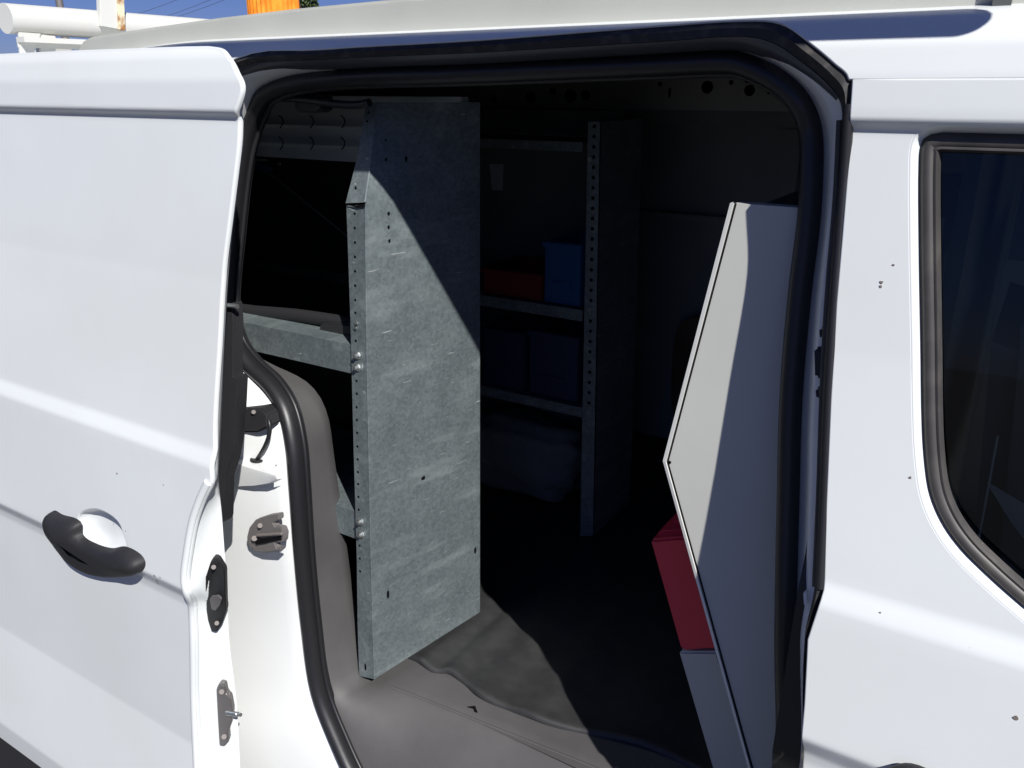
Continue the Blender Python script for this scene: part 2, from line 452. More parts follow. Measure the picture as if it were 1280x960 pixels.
# raised frames on the far wall (header rail, posts)
box(bm,(-2.4,1.44,1.56),(-.1,1.50,1.60),bevel=.006); box(bm,(-2.4,1.455,1.30),(-.1,1.50,1.315),bevel=.004)
box(bm,(-.62,1.46,.62),(-.55,1.50,1.56),bevel=.01)
fin('far_wall',bm,'wallpaint',van)
bm=bmesh.new()
box(bm,(-3.0,.05,.2),(-2.97,1.5,1.72)); fin('rear_door',bm,'liner',van)
bm=bmesh.new(); box(bm,(-.075,.13,.3),(-.06,1.5,1.76)); fin('bulkhead',bm,'liner',van)
bm=bmesh.new(); box(bm,(-3,.30,1.71),(1.2,1.45,1.716))
for k in range(6): box(bm,(-2.6+.5*k,.28,1.69),(-2.54+.5*k,1.45,1.709),bevel=.004)
fin('roof_lining',bm,'liner',van)
bm=bmesh.new(); box(bm,(-3,.17,.50),(1.2,1.5,.598)); fin('load_floor',bm,'liner',van)
# near side inner lining each side of the opening
bm=bmesh.new()
prism(bm,[(-3,.10,.5),(-1.22,.10,.5),(-1.22,.12,1.0),(-1.22,.15,1.3),(-1.22,.20,1.70),(-3,.2,1.70)],(0,.012,0))
fin('side_lining',bm,'liner',van)
# header rail inside, above the opening, punched with holes
bm=bmesh.new()
pa=[atY(x,y,.30) for x,y in ((300,124),(600,120),(1060,116))]; zt=1.70
loft(bm,[[(-2.6,.165,1.675),(0.0,.165,1.675)],[(-2.6,.20,1.668),(0,.20,1.668)],[(-2.6,.26,1.668),(0,.26,1.668)],[(-2.6,.28,1.70),(0,.28,1.70)]])
fin('header_lining',bm,'liner',van)
bm=bmesh.new()
box(bm,(-2.6,1.405,1.595),(-.08,1.43,1.69),bevel=.006)
rl=fin('inner_roof_rail',bm,'cab_grey',van)
bm=bmesh.new()
for px,py,rx,rz in ((884,109,.008,.008),(837,116,.002,.007),(937,113,.007,.007),(961,110,.002,.008),(914,103,.003,.003),(934,101,.003,.003),(663,122,.009,.008),(713,120,.010,.009),(691,114,.006,.005),(732,119,.008,.007),(617,124,.005,.005),(825,105,.003,.003),(972,113,.003,.003)):
    c=atY(px,py,1.4045); prism(bm,[c+Vector((rx*2*math.cos(a*math.pi/6),0,rz*2*math.sin(a*math.pi/6))) for a in range(12)],(0,.004,0))
fin('rail_hole',bm,'hole',rl)
# sill trim and left trim panel
bm=bmesh.new()
a=[p for p in LS[-5:] if p.x<-.40]+[LS[k] for k in range(n5(0),n5(12)+1)]
inner_px=[(640,960,.60),(500,868,.60),(468,853,.604),(455,845,.61),(446,825,.64)]
I=[atZ(x,y,.6038) for x,y in ((800,984),(740,958),(680,934),(600,902),(520,870),(488,858),(476,853))]+[atY(463,846,.152),atY(452,820,.152),atY(440,760,.152),atY(430,690,.155),atY(420,620,.155),atY(413,570,.155),
   atY(407,530,.155),atY(396,502,.155),atY(378,482,.155),atY(352,468,.15),atY(338,462,.145),atY(316,450,.13)]
from mathutils import Matrix
def resample(P,n):
    P=[Vector(p) for p in P]; L_=[0]
    for a_,b_ in zip(P,P[1:]): L_.append(L_[-1]+(b_-a_).length)
    out=[]
    for i in range(n):
        t=L_[-1]*i/(n-1); k=0
        while k<len(P)-2 and L_[k+1]<t: k+=1
        d=L_[k+1]-L_[k]; out.append(P[k].lerp(P[k+1],(t-L_[k])/d if d else 0))
    return out
A=resample(a,60); B=resample(catmull(I,5),60)
rows=[[p+Vector((0,.012,0)) for p in A]]
for t in (.2,.4,.6,.8,.93):
    rows.append([p.lerp(q,t)+Vector((.0,.012*(1-t)-.018*math.sin(math.pi*t),.012*math.sin(math.pi*t)*max(0,min(1,(.75-p.z)/.15)))) for p,q in zip(A,B)])
rows.append(B); rows.append([p+Vector((-.012,.02,0)) for p in B])
loft(bm,rows); fin('pillar_trim',bm,'taupe',van,ang=60)
# sill trim: curved cross-section swept along x
bm=bmesh.new()
sec=[(.068,.455),(.083,.49),(.096,.54),(.112,.576),(.135,.594),(.165,.6025),(.30,.6025),(.36,.6025)]
xs=[-.45+.02*k for k in range(20)]
rows=[]
for x in xs:
    row=[]
    for y,z in sec:
        if x<-.80:
            w=(-.80-x)/.10; w=w*w; y2=y+.0*w; z2=z+ (0 if z>.59 else .0)
        row.append((x,y,z))
    rows.append(row)
loft(bm,rows); loft(bm,[[(x,y,.603) for y in (.16,.2,.28,.36)] for x in (-.93,-.8,-.7,-.55,-.40)]); sill=fin('sill_trim',bm,'taupe',van,ang=60)
# moulded ridges on the sill trim
for pts in ([(490,859),(520,870),(600,902),(680,934),(740,958),(800,984)],):
    bm=bmesh.new(); P=[atZ(x,y,.6035) if atZ(x,y,.6035).y>.13 else None for x,y in pts]; P=[p for p in P if p]
    if len(P)>2:
        tube(bm,catmull(P,6),.003,8,ry=.0016,up=Vector((0,0,1))); fin('moulded_ridge',bm,'taupe',sill,ang=80)
bm=bmesh.new()
P=[atZ(x,y,.6045) for x,y in ((584,884),(594,883),(597,891),(593,890),(592,886))]
prism(bm,P,(0,0,.0015)); fin('torn_hole',bm,'hole',sill)
# ------------------------------------------------------------------ recess, catch and hinge arm on the white pillar
bm=bmesh.new()
# ledge (step) with chamfered front
zt_=onb(320,590,.012).z
def st(px,py): return atZ(px,py,zt_)
ft=[onb(x,y,.020) for x,y in ((278,592),(292,596),(318,594),(335,591),(344,587))]
bk=[onb(x,y,.045) for x,y in ((282,574),(296,570),(318,568),(334,569),(343,574))]
bk=[Vector((p.x,p.y,zt_)) for p in bk]; ft=[Vector((p.x,p.y,zt_-.001)) for p in ft]
lo=[onb(x,y,.026) for x,y in ((277,604),(292,608),(318,607),(336,604),(346,599))]
loft(bm,[[p+Vector((0,.02,0)) for p in bk],bk,[a_.lerp(b_,.85) for a_,b_ in zip(bk,ft)],ft,[a_.lerp(b_,.2)+Vector((0,-.001,0)) for a_,b_ in zip(ft,lo)],lo,[p+Vector((0,.012,-.004)) for p in lo]])
fin('pillar_step',bm,'paint_in',van,ang=35)
bm=bmesh.new(); c=onb(321,575,.042); c.z=zt_
prism(bm,[c+Vector((.0125*math.cos(a*math.pi/8),.010*math.sin(a*math.pi/8),.0)) for a in range(16)],(0,0,.004),bevel=.001)
gr=fin('wire_grommet',bm,'plastic',van,ang=60)
bm=bmesh.new()
tube(bm,catmull([c+Vector((0,0,.002)),onb(330,560,.035),onb(336,545,.035),onb(337,530,.036),onb(332,520,.036),onb(318,514,.036),onb(296,513,.03)],5),.0035,8)
fin('door_cable',bm,'rubber',van,ang=80)
bm=bmesh.new()
prism(bm,[onb(x,y,.030) for x,y in ((280,510),(326,511),(334,518),(334,535),(322,541),(304,541),(292,548),(280,552))],(0,.03,0),bevel=.003)
arm=fin('roller_arm',bm,'plastic',van,ang=40)
bm=bmesh.new()
for x,y in ((298,516),(317,515),(297,530)): cyl(bm,onb(x,y,.026),onb(x,y,.034),.0035,10)
fin('arm_screw',bm,'dullscrew',arm)
bm=bmesh.new()
prism(bm,[onb(x,y,.026) for x,y in ((308,672),(311,660),(319,650),(334,645),(348,643),(349,650),(341,654),(343,658),(352,660),(355,668),(354,678),(343,679),(345,685),(352,686),(350,689),(330,691),(318,689),(310,681))],(0,.012,0),bevel=.0015)
ct=fin('striker_catch',bm,'bracket',van,ang=40)
bm=bmesh.new()
prism(bm,[onb(x,y,.0235) for x,y in ((318,676),(350,671),(351,675),(320,681))],(0,.003,0)); fin('catch_slot',bm,'hole',ct)
bm=bmesh.new()
for x,y,r_ in ((325,657,.004),(318,673,.0045)): cyl(bm,onb(x,y,.021),onb(x,y,.028),r_,14)
cyl(bm,onb(322,669,.020),onb(352,667,.020),.0028,10)
fin('catch_rivet',bm,'dullscrew',ct)
# striker plate on the front pillar (dark, right of the opening)
bm=bmesh.new()
for q in (((1023,410),(1033,408),(1034,425),(1024,426)),((1017,436),(1030,434),(1031,474),(1018,474)),((1018,486),(1028,483),(1029,503),(1020,501))):
    prism(bm,[onb(x,y,.015) for x,y in q],(0,.02,0),bevel=.003)
fin('latch_striker',bm,'plastic',van,ang=40)
bm=bmesh.new(); prism(bm,[onb(x,y,.020) for x,y in ((1004,742),(1008,738),(1009,752),(1005,757))],(0,.004,0)); fin('paint_mark',bm,'cab_rim',van)
# long black rubber blade beside the front door edge
bm=bmesh.new()
P=catmull([onb(x,y,.004) for x,y in ((1061,130),(1055,230),(1044,370),(1036,500),(1031,620),(1025,735))],5)
tube(bm,P,.0055,8,ry=.006); fin('edge_blade',bm,'rubber',van,ang=80)
bm=bmesh.new()
P=catmull([onb(x,y,.012) for x,y in ((1050,150),(1045,250),(1035,370),(1028,500),(1024,620),(1019,733))],5)
tube(bm,P,.0035,8); fin('edge_bead',bm,'winrub',van,ang=80)
# cable, overhead bar at the top left of the opening
bm=bmesh.new()
tube(bm,catmull([onb(x,y,.10) for x,y in ((285,118),(330,121),(380,124),(420,130),(450,131),(462,128))],5),.006,10)
fin('overhead_cable',bm,'rubber',van,ang=80)
bm=bmesh.new(); prism(bm,[onb(x,y,.10) for x,y in ((367,118),(400,118),(401,136),(397,141),(371,141),(367,136))],(0,.03,0),bevel=.003)
fin('cable_clip',bm,'plastic',van,ang=40)
bm=bmesh.new(); prism(bm,[onb(x,y,.098) for x,y in ((374,118),(384,120),(384,123),(374,121))],(0,.004,0)); fin('clip_tab',bm,'steel',van)
# ------------------------------------------------------------------ SLIDING DOOR (part of the van)
DO=-.12
edge_px=[(258,61),(276,65),(286,78),(294,94),(300,108),(297,125),(294,145),(297,153),(296,180),(292,215),(284,280),(277,340),(271.6,434),(266,530),(262,590),(262,604),(252,625),(242,655),(235,695),(232,724),(235,742),(241,758),(243,800),(244,877),(248,975),(252,1060)]
E=[onb(x,y,DO) for x,y in edge_px]
fineE=[]
for seg in (E[0:7],E[6:15],E[14:]): fineE+=catmull(seg,4)[:-1]
fineE.append(E[-1])
ztop=lambda px,py: onb(px,py,DO)
topP=[onb(x,y,DO) for x,y in ((0,70),(90,66),(180,63),(230,61.3))]
topw=topP[0]; 
zb0=onb(0,885,DO); zb1=onb(113,960,DO)
outl=[(p.x,p.z) for p in fineE]
zbot=.315
outl.append((fineE[-1].x-.01,zbot)); outl.append((-2.05,zbot)); outl.append((-2.05,topw.z)); outl+=[(p.x,p.z) for p in topP]
hc=[onb(x,y,DO) for x,y in ((100,640),(118,635),(135,641),(148,652),(155,668),(159,686),(140,690),(118,686),(100,672),(96,652))]
H=catmull(hc,5,True)
door=skin('sliding_door',outl,DO,'paint',van,holes=[[(p.x,p.z) for p in H]],thick=.006,lip=.0035)
door['label']='sliding side door slid back along the van'
# door edge return with rolled bead, inner panel
bm=bmesh.new()
inn_px=[(262,58),(281,64),(290,78),(298,95),(304,110),(302,128),(299,147),(302,156),(301,182),(298,218),(291,283),(285,343),(281,436),(277,532),(274,590),(274,610),(277,640),(280,680),(283,724),(284,745),(285,765),(287,805),(296,880),(301,975),(306,1060)]
inn_px.insert(0,(240,58))
E2=[onb(x,y,DO+.045) for x,y in inn_px]
f2=[]
for seg in (E2[0:7],E2[6:15],E2[14:]): f2+=catmull(seg,4)[:-1]
f2.append(E2[-1])
f1=[p+Vector((-.002,.006,0)) for p in fineE]
rows=[f1]
for t,dx,dy in ((.15,0,.006),(.5,0,.004),(.85,0,0),(1,0,0)): rows.append([a_.lerp(b_,t)+Vector((dx,dy,0)) for a_,b_ in zip(f1,f2)])
rows.append([p+Vector((-.06,.03,0)) for p in f2])
loft(bm,rows); fin('edge_return',bm,'paint',door,ang=50)
# rolled bead down the lower edge
bm=bmesh.new()
bp=[p+Vector((.0,.001,0)) for p in catmull(E[15:],4)]
loft_rows=[]
tube(bm,[p+Vector((-.004,-.001,0)) for p in bp],.0065,12,ry=.005); fin('edge_bead',bm,'paint',door,ang=80)
# black inner trim seen past the edge
bm=bmesh.new()
prism(bm,[onb(x,y,DO+.055) for x,y in ((280,385),(290,378),(292,402),(291,470),(298,473),(297,495),(293,540),(288,575),(281,600),(280,650),(276,655),(270,600),(272,480))],(0,.02,0),bevel=.002)
fin('inner_trim',bm,'plastic',door,ang=40)
bm=bmesh.new(); cyl(bm,onb(280,381,DO+.05),onb(297,383,DO+.05),.0035,12); fin('guide_pin',bm,'steel',door)
# upper latch
bm=bmesh.new()
def surf(x,y,o=.022): return onb(x,y,DO+o)
prism(bm,[surf(x,y) for x,y in ((256,740),(258,720),(263,702),(268,697),(273,700),(281,714),(282,755),(283,762),(277,780),(270,791),(264,790),(259,775),(257,755))],(-.008,.012,0),bevel=.002)
lt=fin('door_latch',bm,'plastic',door,ang=40)
bm=bmesh.new(); prism(bm,[surf(x,y,.018) for x,y in ((262,750),(265,746),(272,745),(277,749),(275,757),(269,764),(264,762))],(-.003,.004,0),bevel=.001); fin('latch_pawl',bm,'bracket',lt)
bm=bmesh.new()
for x,y in ((267,709),(271,779)): cyl(bm,surf(x,y,.016),surf(x,y,.026),.0035,12)
fin('latch_screw',bm,'dullscrew',lt)
# lower striker pin plate
bm=bmesh.new()
prism(bm,[surf(x,y,.02) for x,y in ((270,862),(275,855),(281,857),(283,868),(288,873),(291,890),(289,905),(285,915),(286,927),(280,934),(274,933),(272,900))],(-.008,.012,0),bevel=.002)
st=fin('pin_plate',bm,'bracket',door,ang=40)
bm=bmesh.new(); cyl(bm,surf(284,891,.018),surf(297,893,.018),.0042,16); cyl(bm,surf(296,893,.018),surf(301,893.5,.018),.003,16); fin('striker_pin',bm,'steel',st)
bm=bmesh.new()
for x,y in ((277,865),(280,921)): cyl(bm,surf(x,y,.016),surf(x,y,.026),.0045,6)
fin('plate_bolt',bm,'dullscrew',st)
# handle: bowl + grip
bm=bmesh.new()
cc=sum(H,Vector())/len(H)
rows=[[cc+(p-cc)*s_+Vector((0,d_,0)) for p in H] for s_,d_ in ((.985,.0005),(.95,.004),(.86,.012),(.72,.018),(.5,.021),(.25,.022),(.02,.022))]
loft(bm,rows,True); fin('handle_cup',bm,'paint',door,ang=60)
bm=bmesh.new()
gp=[((72,648),.0165),((80,662),.0165),((92,678),.0155),((112,691),.0150),((135,697),.0150),((157,699),.0150),((172,697),.0125)]
path=catmull([onb(x,y,DO-.022 if 0<i<len(gp)-1 else DO-.010) for i,((x,y),r_) in enumerate(gp)],6)
outline=[(63,645),(68,638),(78,643),(101,652),(104,668),(120,679),(140,685),(157,683),(175,692),(182,703),(178,714),(160,719),(135,719),(112,713),(92,700),(76,680),(66,663)]
OL=catmull([onb(x,y,DO) for x,y in outline],5,True); cc=sum(OL,Vector())/len(OL)
# spine for bulging
sp=catmull([onb(x,y,DO) for x,y in ((74,652),(86,670),(104,688),(130,699),(155,702),(170,703))],8)
rows=[]
for t,h in ((0,.0),(.05,.009),(.15,.015),(.35,.020),(.65,.023),(1,.024)):
    row=[]
    for p in OL:
        q=min(sp,key=lambda c:(c-p).length)
        row.append(p.lerp(q,t)+Vector((0,-h,0)))
    rows.append(row)
loft(bm,rows,True); bmesh.ops.remove_doubles(bm,verts=bm.verts,dist=.0004)
fin('door_handle',bm,'plastic',door,ang=70)
# rust scuffs
bm=bmesh.new()
for x,y,s_ in ((196,726,.003),(193,720,.0022),(200,722,.0015),(146,592,.0022),(204,606,.0012),(157,664,.0012)):
    c=onb(x,y,DO-.0006); prism(bm,[c+Vector((s_*random.uniform(.5,1.2)*math.cos(a),0,s_*random.uniform(.4,1)*math.sin(a))) for a in [k*math.pi/4 for k in range(8)]],(0,.001,0))
fin('paint_chip',bm,'chip',door)
# lower cladding under the sliding door
bm=bmesh.new(); prism(bm,[(-2.05,-.165,.18),(-2.05,-.165,.309),(-1.02,-.165,.309),(-1.02,-.165,.18)],(0,.06,0),bevel=.008); fin('lower_cladding',bm,'plastic',door)
# ------------------------------------------------------------------ FRONT DOOR (part of the van)
def inset(loop,d):
    n=len(loop); res=[]
    ar=sum(loop[i][0]*loop[(i+1)%n][1]-loop[(i+1)%n][0]*loop[i][1] for i in range(n)); sg=1 if ar>0 else -1
    for i in range(n):
        a_=Vector(loop[i-1]); b_=Vector(loop[i]); c_=Vector(loop[(i+1)%n])
        n1=Vector((-(b_-a_).y,(b_-a_).x)); n2=Vector((-(c_-b_).y,(c_-b_).x))
        if n1.length>0:n1.normalize()
        if n2.length>0:n2.normalize()
        m_=(n1+n2); 
        if m_.length<1e-6: m_=n1
        m_.normalize(); k=1/max(.5,m_.dot(n1) if n1.length else 1)
        res.append((b_.x+m_.x*d*sg*k,b_.y+m_.y*d*sg*k))
    return res
fd=[onb(x,y,-.001,PROF_F) for x,y in ((1067,101),(1064,150),(1054,300),(1047,380),(1040,500),(1034,640),(1031,738),(1027,752),(1011,800),(1007,880),(1005,960))]
fz=onb(1180,101,-.001,PROF_F).z
out=[(p.x,p.z) for p in fd]+[(fd[-1].x,.60),(-.08,.315),(1.2,.315),(1.2,fz)]
win_px=[(1162,168),(1151,176),(1147,200),(1147,300),(1149,420),(1151,540),(1156,600),(1163,630),(1178,662),(1200,692),(1230,722),(1262,751),(1300,783)]
wl=[onb(x,y,-.001,PROF_F) for x,y in win_px]
wv=[(p.x,p.z) for p in catmull(wl,4)]
wz=onb(1160,165,-.001,PROF_F).z
wtop=[(1.0,onb(1280,166,0,PROF_F).z),(wv[0][0]+.010,wz)]
wlow=(1.0,wv[-1][1]-.02)
hole_w=wv+[wlow]+wtop
fdoor=skin('front_door',out,-.001,'paint',van,holes=[inset(hole_w,-.008)],thick=.012,P=PROF_F,lip=.0015)
bm=bmesh.new()
loft(bm,[[(x,S(z,PROF_F)+o,z) for x,z in inset(hole_w,d)] for d,o in ((-.0072,-.0008),(-.006,-.0012),(-.0045,.0),(-.0015,.005),(.0005,.0085))],True)
fin('window_recess',bm,'paint',fdoor,ang=60)
bm=bmesh.new()
rows=[]
for d,o in ((-.001,.010),(.0008,.0075),(.0022,.0070),(.0032,.0042),(.0060,.0028),(.0105,.0034),(.0125,.0052),(.0132,.0048),(.0150,.0046),(.0165,.0075),(.018,.014)):
    rows.append([(x,S(z,PROF_F)+o,z) for x,z in inset(hole_w,d)])
loft(bm,rows,True); wf=fin('window_rubber',bm,'winrub',fdoor,ang=60)
gi=inset(hole_w,.0165)
bm=bmesh.new()
vsx=[bm.verts.new((x,S(z,PROF_F)+.009,z)) for x,z in gi]
tr_=tessellate_polygon([[v.co for v in vsx]])
for t in tr_:
    try: bm.faces.new([vsx[i] for i in t])
    except ValueError: pass
zz=min(v.co.z for v in bm.verts)
while zz<1.6:
    bmesh.ops.bisect_plane(bm,geom=bm.verts[:]+bm.edges[:]+bm.faces[:],dist=1e-5,plane_co=(0,0,zz),plane_no=(0,0,1)); zz+=.03
for v in bm.verts: v.co.y=.018+.085*((v.co.z-1.0)/.6)
fin('window_glass',bm,'glass',fdoor)
bm=bmesh.new()
for x,y,s_ in ((1102,353,.0022),(1101,358,.0016),(1138,597,.0015),(1270,898,.0028),(1100,766,.001),(1117,331,.0012)):
    c=onb(x,y,-.0018,PROF_F); prism(bm,[c+Vector((s_*random.uniform(.5,1.1)*math.cos(a),0,s_*random.uniform(.5,1)*math.sin(a))) for a in [k*math.pi/4 for k in range(8)]],(0,.001,0))
fin('paint_chip',bm,'chip',fdoor)
bm=bmesh.new()
P=catmull([onb(x,y,-.012,PROF_F) for x,y in ((1118,974),(1140,970),(1170,984),(1210,1009))],5)
tube(bm,P,.012,12,ry=.012); fin('door_handle',bm,'plastic',fdoor,ang=80)
# dark backing behind shut lines + cab interior
bm=bmesh.new()
loft(bm,[[(x,S(z)+.028,z) for x in (-.155,-.12,-.10)] for z in [.35+.02*k for k in range(66)]]); 
loft(bm,[[(x,S(z)+.022,z) for x in (-.13,.5,1.2)] for z in (1.60,1.62,1.64,1.66,1.68)])
fin('shut_line_rubber',bm,'rubber',van)
bm=bmesh.new()
box(bm,(1.19,.0,.3),(1.2,1.5,1.1)); box(bm,(.02,.5,1.0),(.05,1.1,1.45),bevel=.02)
box(bm,(-.05,.06,.3),(1.2,.075,.98))
fin('cab_lining',bm,'cabdark',van)
# cab seat
bm=bmesh.new()
box(bm,(.08,.25,.75),(.62,.70,.90),bevel=.05); prism(bm,[(.02,.26,.88),(.16,.26,.88),(.06,.26,1.38),(-.03,.26,1.40)],(0,.44,0),bevel=.03)
box(bm,(-.03,.36,1.42),(.06,.60,1.58),bevel=.03); box(bm,(.0,.42,1.37),(.01,.43,1.43)); box(bm,(.0,.52,1.37),(.01,.53,1.43))
fin('cab_seat',bm,'cabseat',van,ang=50)
bm=bmesh.new(); cyl(bm,atY(1247,545,.16),atY(1222,680,.16),.0012,6); fin('seat_belt',bm,'cab_rim',van)
bm=bmesh.new(); prism(bm,[atY(x,y,.2) for x,y in ((1236,608),(1290,640),(1300,700),(1262,650))],(0,.01,0)); fin('window_glint',bm,'cab_rim',van)  # pale panel standing in for a patch of light in the window
# ------------------------------------------------------------------ floor mat
m_px=[(520,822),(540,835),(560,838),(580,850),(600,868),(640,884),(680,900),(760,918),(835,940),(900,975)]
MZ=.612
P=[atZ(x,y,MZ) for x,y in m_px]
bm=bmesh.new()
pts=[]
E_=catmull(P,4)
E_=[Vector((E_[0].x-.6,E_[0].y-.02,MZ))]+[Vector((p.x,p.y,MZ+.003*math.sin(i*.9))) for i,p in enumerate(E_)]+[Vector((-.08,E_[-1].y-.02,MZ))]
back=[Vector((p.x,1.49,MZ)) for p in E_]
loft(bm,[[p+Vector((0,-.002,-.0075)) for p in E_],[p+Vector((0,-.001,-.002)) for p in E_],[p+Vector((0,.004,.0015)) for p in E_],[p+Vector((0,.012,-.001)) for p in E_]]+[[p.lerp(q,t)+Vector((0,.0,.0004*math.sin(p.x*23+t*30))) for p,q in zip(E_,back)] for t in (.05,.1,.2,.3,.45,.6,.8,1)])
o=fin('floor_mat',bm,'mat',None,ang=70); tag(o,'worn black rubber mat with wavy front edge covering the van floor','floor mat')
# ------------------------------------------------------------------ NEAR GALVANISED RACK
rack=empty('shelving_rack',(-.95,.35,.61),'galvanised steel shelving rack standing by the door opening, its scratched side panel half in sun','shelving rack')
FY=1.20-.8
near=[(468,849,.13),(466,780,.134),(464,700,.138),(461,560,.148),(458,400,.160),(457,256,.172),(463,205,.200),(468,165,.22),(472,128,.24)]
NP=[atY(x,y,d) for x,y,d in near]
far_b=atY(600,765,FY)
far_t=atY(600,128,FY)
bm=bmesh.new()
# side sheet (2 mm) between near edge and far edge
rows_n=NP; zs=[p.z for p in NP]
FPs=[]
for p in NP:
    t=(p.z-NP[0].z)/(NP[-1].z-NP[0].z); FPs.append(far_b.lerp(far_t,t))
nrm=Vector((.0016,0,0))
cols=[0,.02,.25,.5,.75,.98,1]
g1=[[a_.lerp(b_,t) for t in cols] for a_,b_ in zip(NP,FPs)]
loft(bm,g1); loft(bm,[[q-nrm for q in r] for r in g1])
loft(bm,[[r[-1] for r in g1],[r[-1]-nrm for r in g1]]); loft(bm,[[r[0] for r in g1][:1]+[g1[0][-1]],[g1[0][0]-nrm,g1[0][-1]-nrm]])
# rear return flange along the far edge
fin('side_panel',bm,'galv',rack,ang=30,norm=False)
# front flange, in two lengths (bent at the kink, with a notch)
fl=[(449,845),(447,780),(446,700),(442,560),(438,400),(433,257)]
bm=bmesh.new()
L1=[atY(x,y,NP[i].y+.001) for i,(x,y) in enumerate(fl)]
loft(bm,[[a_ for a_ in L1],[b_ for b_ in NP[:6]]])
loft(bm,[[a_+Vector((0,.0016,0)) for a_ in L1],[b_+Vector((0,.0016,0)) for b_ in NP[:6]]])
loft(bm,[[a_ for a_ in L1],[a_+Vector((0,.016,0)) for a_ in L1]])
# rounded bright fold
tube(bm,[p+Vector((-.001,.0012,0)) for p in NP[:6]],.0019,8)
fu=[(432,254),(445,203),(452,165),(458,128)]
NU=[atY(456,253,.1705)]+NP[6:]
L2=[atY(x,y,NU[i].y+.001) for i,(x,y) in enumerate(fu)]
loft(bm,[L2,NU]); loft(bm,[[a_+Vector((0,.0016,0)) for a_ in L2],[b_+Vector((0,.0016,0)) for b_ in NU]]); loft(bm,[L2,[a_+Vector((0,.016,0)) for a_ in L2]])
tube(bm,[p+Vector((-.001,.0012,0)) for p in NU],.0019,8)
fin('front_flange',bm,'galv',rack,ang=40,norm=False)
# notch
bm=bmesh.new(); prism(bm,[atY(x,y,.1695) for x,y in ((433,255),(445,257),(456,254.5),(456,258.5),(446,260),(441,258))],(0,.0008,0)); fin('fold_notch',bm,'hole',rack)
# holes
def edge_y(py):
    for (x0,y0,d0),(x1,y1,d1) in zip(near,near[1:]):
        if y1<=py<=y0: 
            t=(py-y0)/(y1-y0); return x0+(x1-x0)*t, d0+(d1-d0)*t
    return near[0][0],near[0][2]
def disc(bm,c,r,rz=None,n=10,ax='y',th=.0008):
    rz=rz or r
    if ax=='y': prism(bm,[c+Vector((r*math.cos(a*2*math.pi/n),-.0006,rz*math.sin(a*2*math.pi/n))) for a in range(n)],(0,th,0))
bm=bmesh.new()
hy=[267,285,303,321,339,357,375,391,426,476,492,509,525,541,558,574,590,605,621,637,682,698,714]
for py in hy:
    ex,d=edge_y(py); c=atY(ex-13.5+ (0 if py<500 else -.5),py,d+.001); disc(bm,c,.0023)
for px,py,rx,rz in ((445,239,.0022,.008),(457,834,.0024,.009)):
    ex,d=edge_y(py); disc(bm,atY(px,py,d+.0008),rx,rz)
for px,py in ((461,141),(459,152)): 
    ex,d=edge_y(py); disc(bm,atY(px,py,d+.0008),.0022)
fin('flange_hole',bm,'hole',rack)
# holes in the side sheet (project on the sheet plane)
from mathutils.bvhtree import BVHTree
vv_=[p for row_ in g1 for p in row_]; nc=len(cols)
bvh=BVHTree.FromPolygons(vv_,[(i*nc+j,i*nc+j+1,(i+1)*nc+j+1,(i+1)*nc+j) for i in range(len(g1)-1) for j in range(nc-1)])
def onsheet(px,py):
    return bvh.ray_cast(Vector((CX,CY,CZ)),Vector(ray(px,py)).normalized())[0]
bm=bmesh.new()
for px,py,ry,rz in ((485,743,.003,.0085),(530,597,.007,.0035),(594,688,.003,.0075),(486,267,.003,.003),(486,284,.003,.003),(487,301,.003,.003),(508,200,.0025,.006),(483,200,.003,.003),(483,176,.003,.003)):
    c=onsheet(px,py)+Vector((.0006,0,0)); prism(bm,[c+Vector((0,ry*math.cos(a*math.pi/6),rz*math.sin(a*math.pi/6))) for a in range(12)],(-.0015,0,0))
fin('panel_slot',bm,'hole',rack)
# shelves
def shelf(px_top,px_bot,ydist,deep,name='shelf'):
    bm=bmesh.new()
    tr=atY(*px_top[1],ydist); tl=atY(*px_top[0],ydist); br=atY(*px_bot[1],ydist)
    zt_=tr.z; zb_=br.z; x1=tr.x; x0=-2.0
    tilt=(tr.z-tl.z)/(tr.x-tl.x)
    za=zt_-(x1-x0)*tilt*0
    box(bm,(x0,ydist,zb_),(x1,ydist+.0025,zt_))
    box(bm,(x0,ydist+.0025,zt_-.0025),(x1,ydist+deep,zt_-.0004))
    box(bm,(x0,ydist+.0025,zb_),(x1,ydist+.018,zb_+.002))
    return fin(name,bm,'galv',rack,ang=30),zt_
s1,z1=shelf(((300,407),(440,431)),((318,448),(440,467)),.162,.085)
s2,z2=shelf(((418,633),(447,640)),((422,668),(449,675)),.150,.27)
bm=bmesh.new()
for px,py in ((447,444),(447,459),(451,652),(452,668)):
    ex,d=edge_y(py); c=atY(px,py,d)
    cyl(bm,c+Vector((0,-.003,0)),c,.0062,6); cyl(bm,c+Vector((0,-.008,0)),c+Vector((0,-.003,0)),.0034,10); cyl(bm,c+Vector((0,-.0012,0)),c,.0075,14)
fin('bolt',bm,'steel',rack)
bm=bmesh.new()
for px,py in ((446,404),(445,410)):
    ex,d=edge_y(py); c=atY(px,py,d); cyl(bm,c+Vector((0,-.002,0)),c,.0028,8)
fin('rivet',bm,'steel',rack)
# rear upright of the rack (out beyond the opening) and backboard
bm=bmesh.new(); box(bm,(-1.98,.14,.62),(-1.975,.40,1.60)); fin('side_panel',bm,'galv',rack)
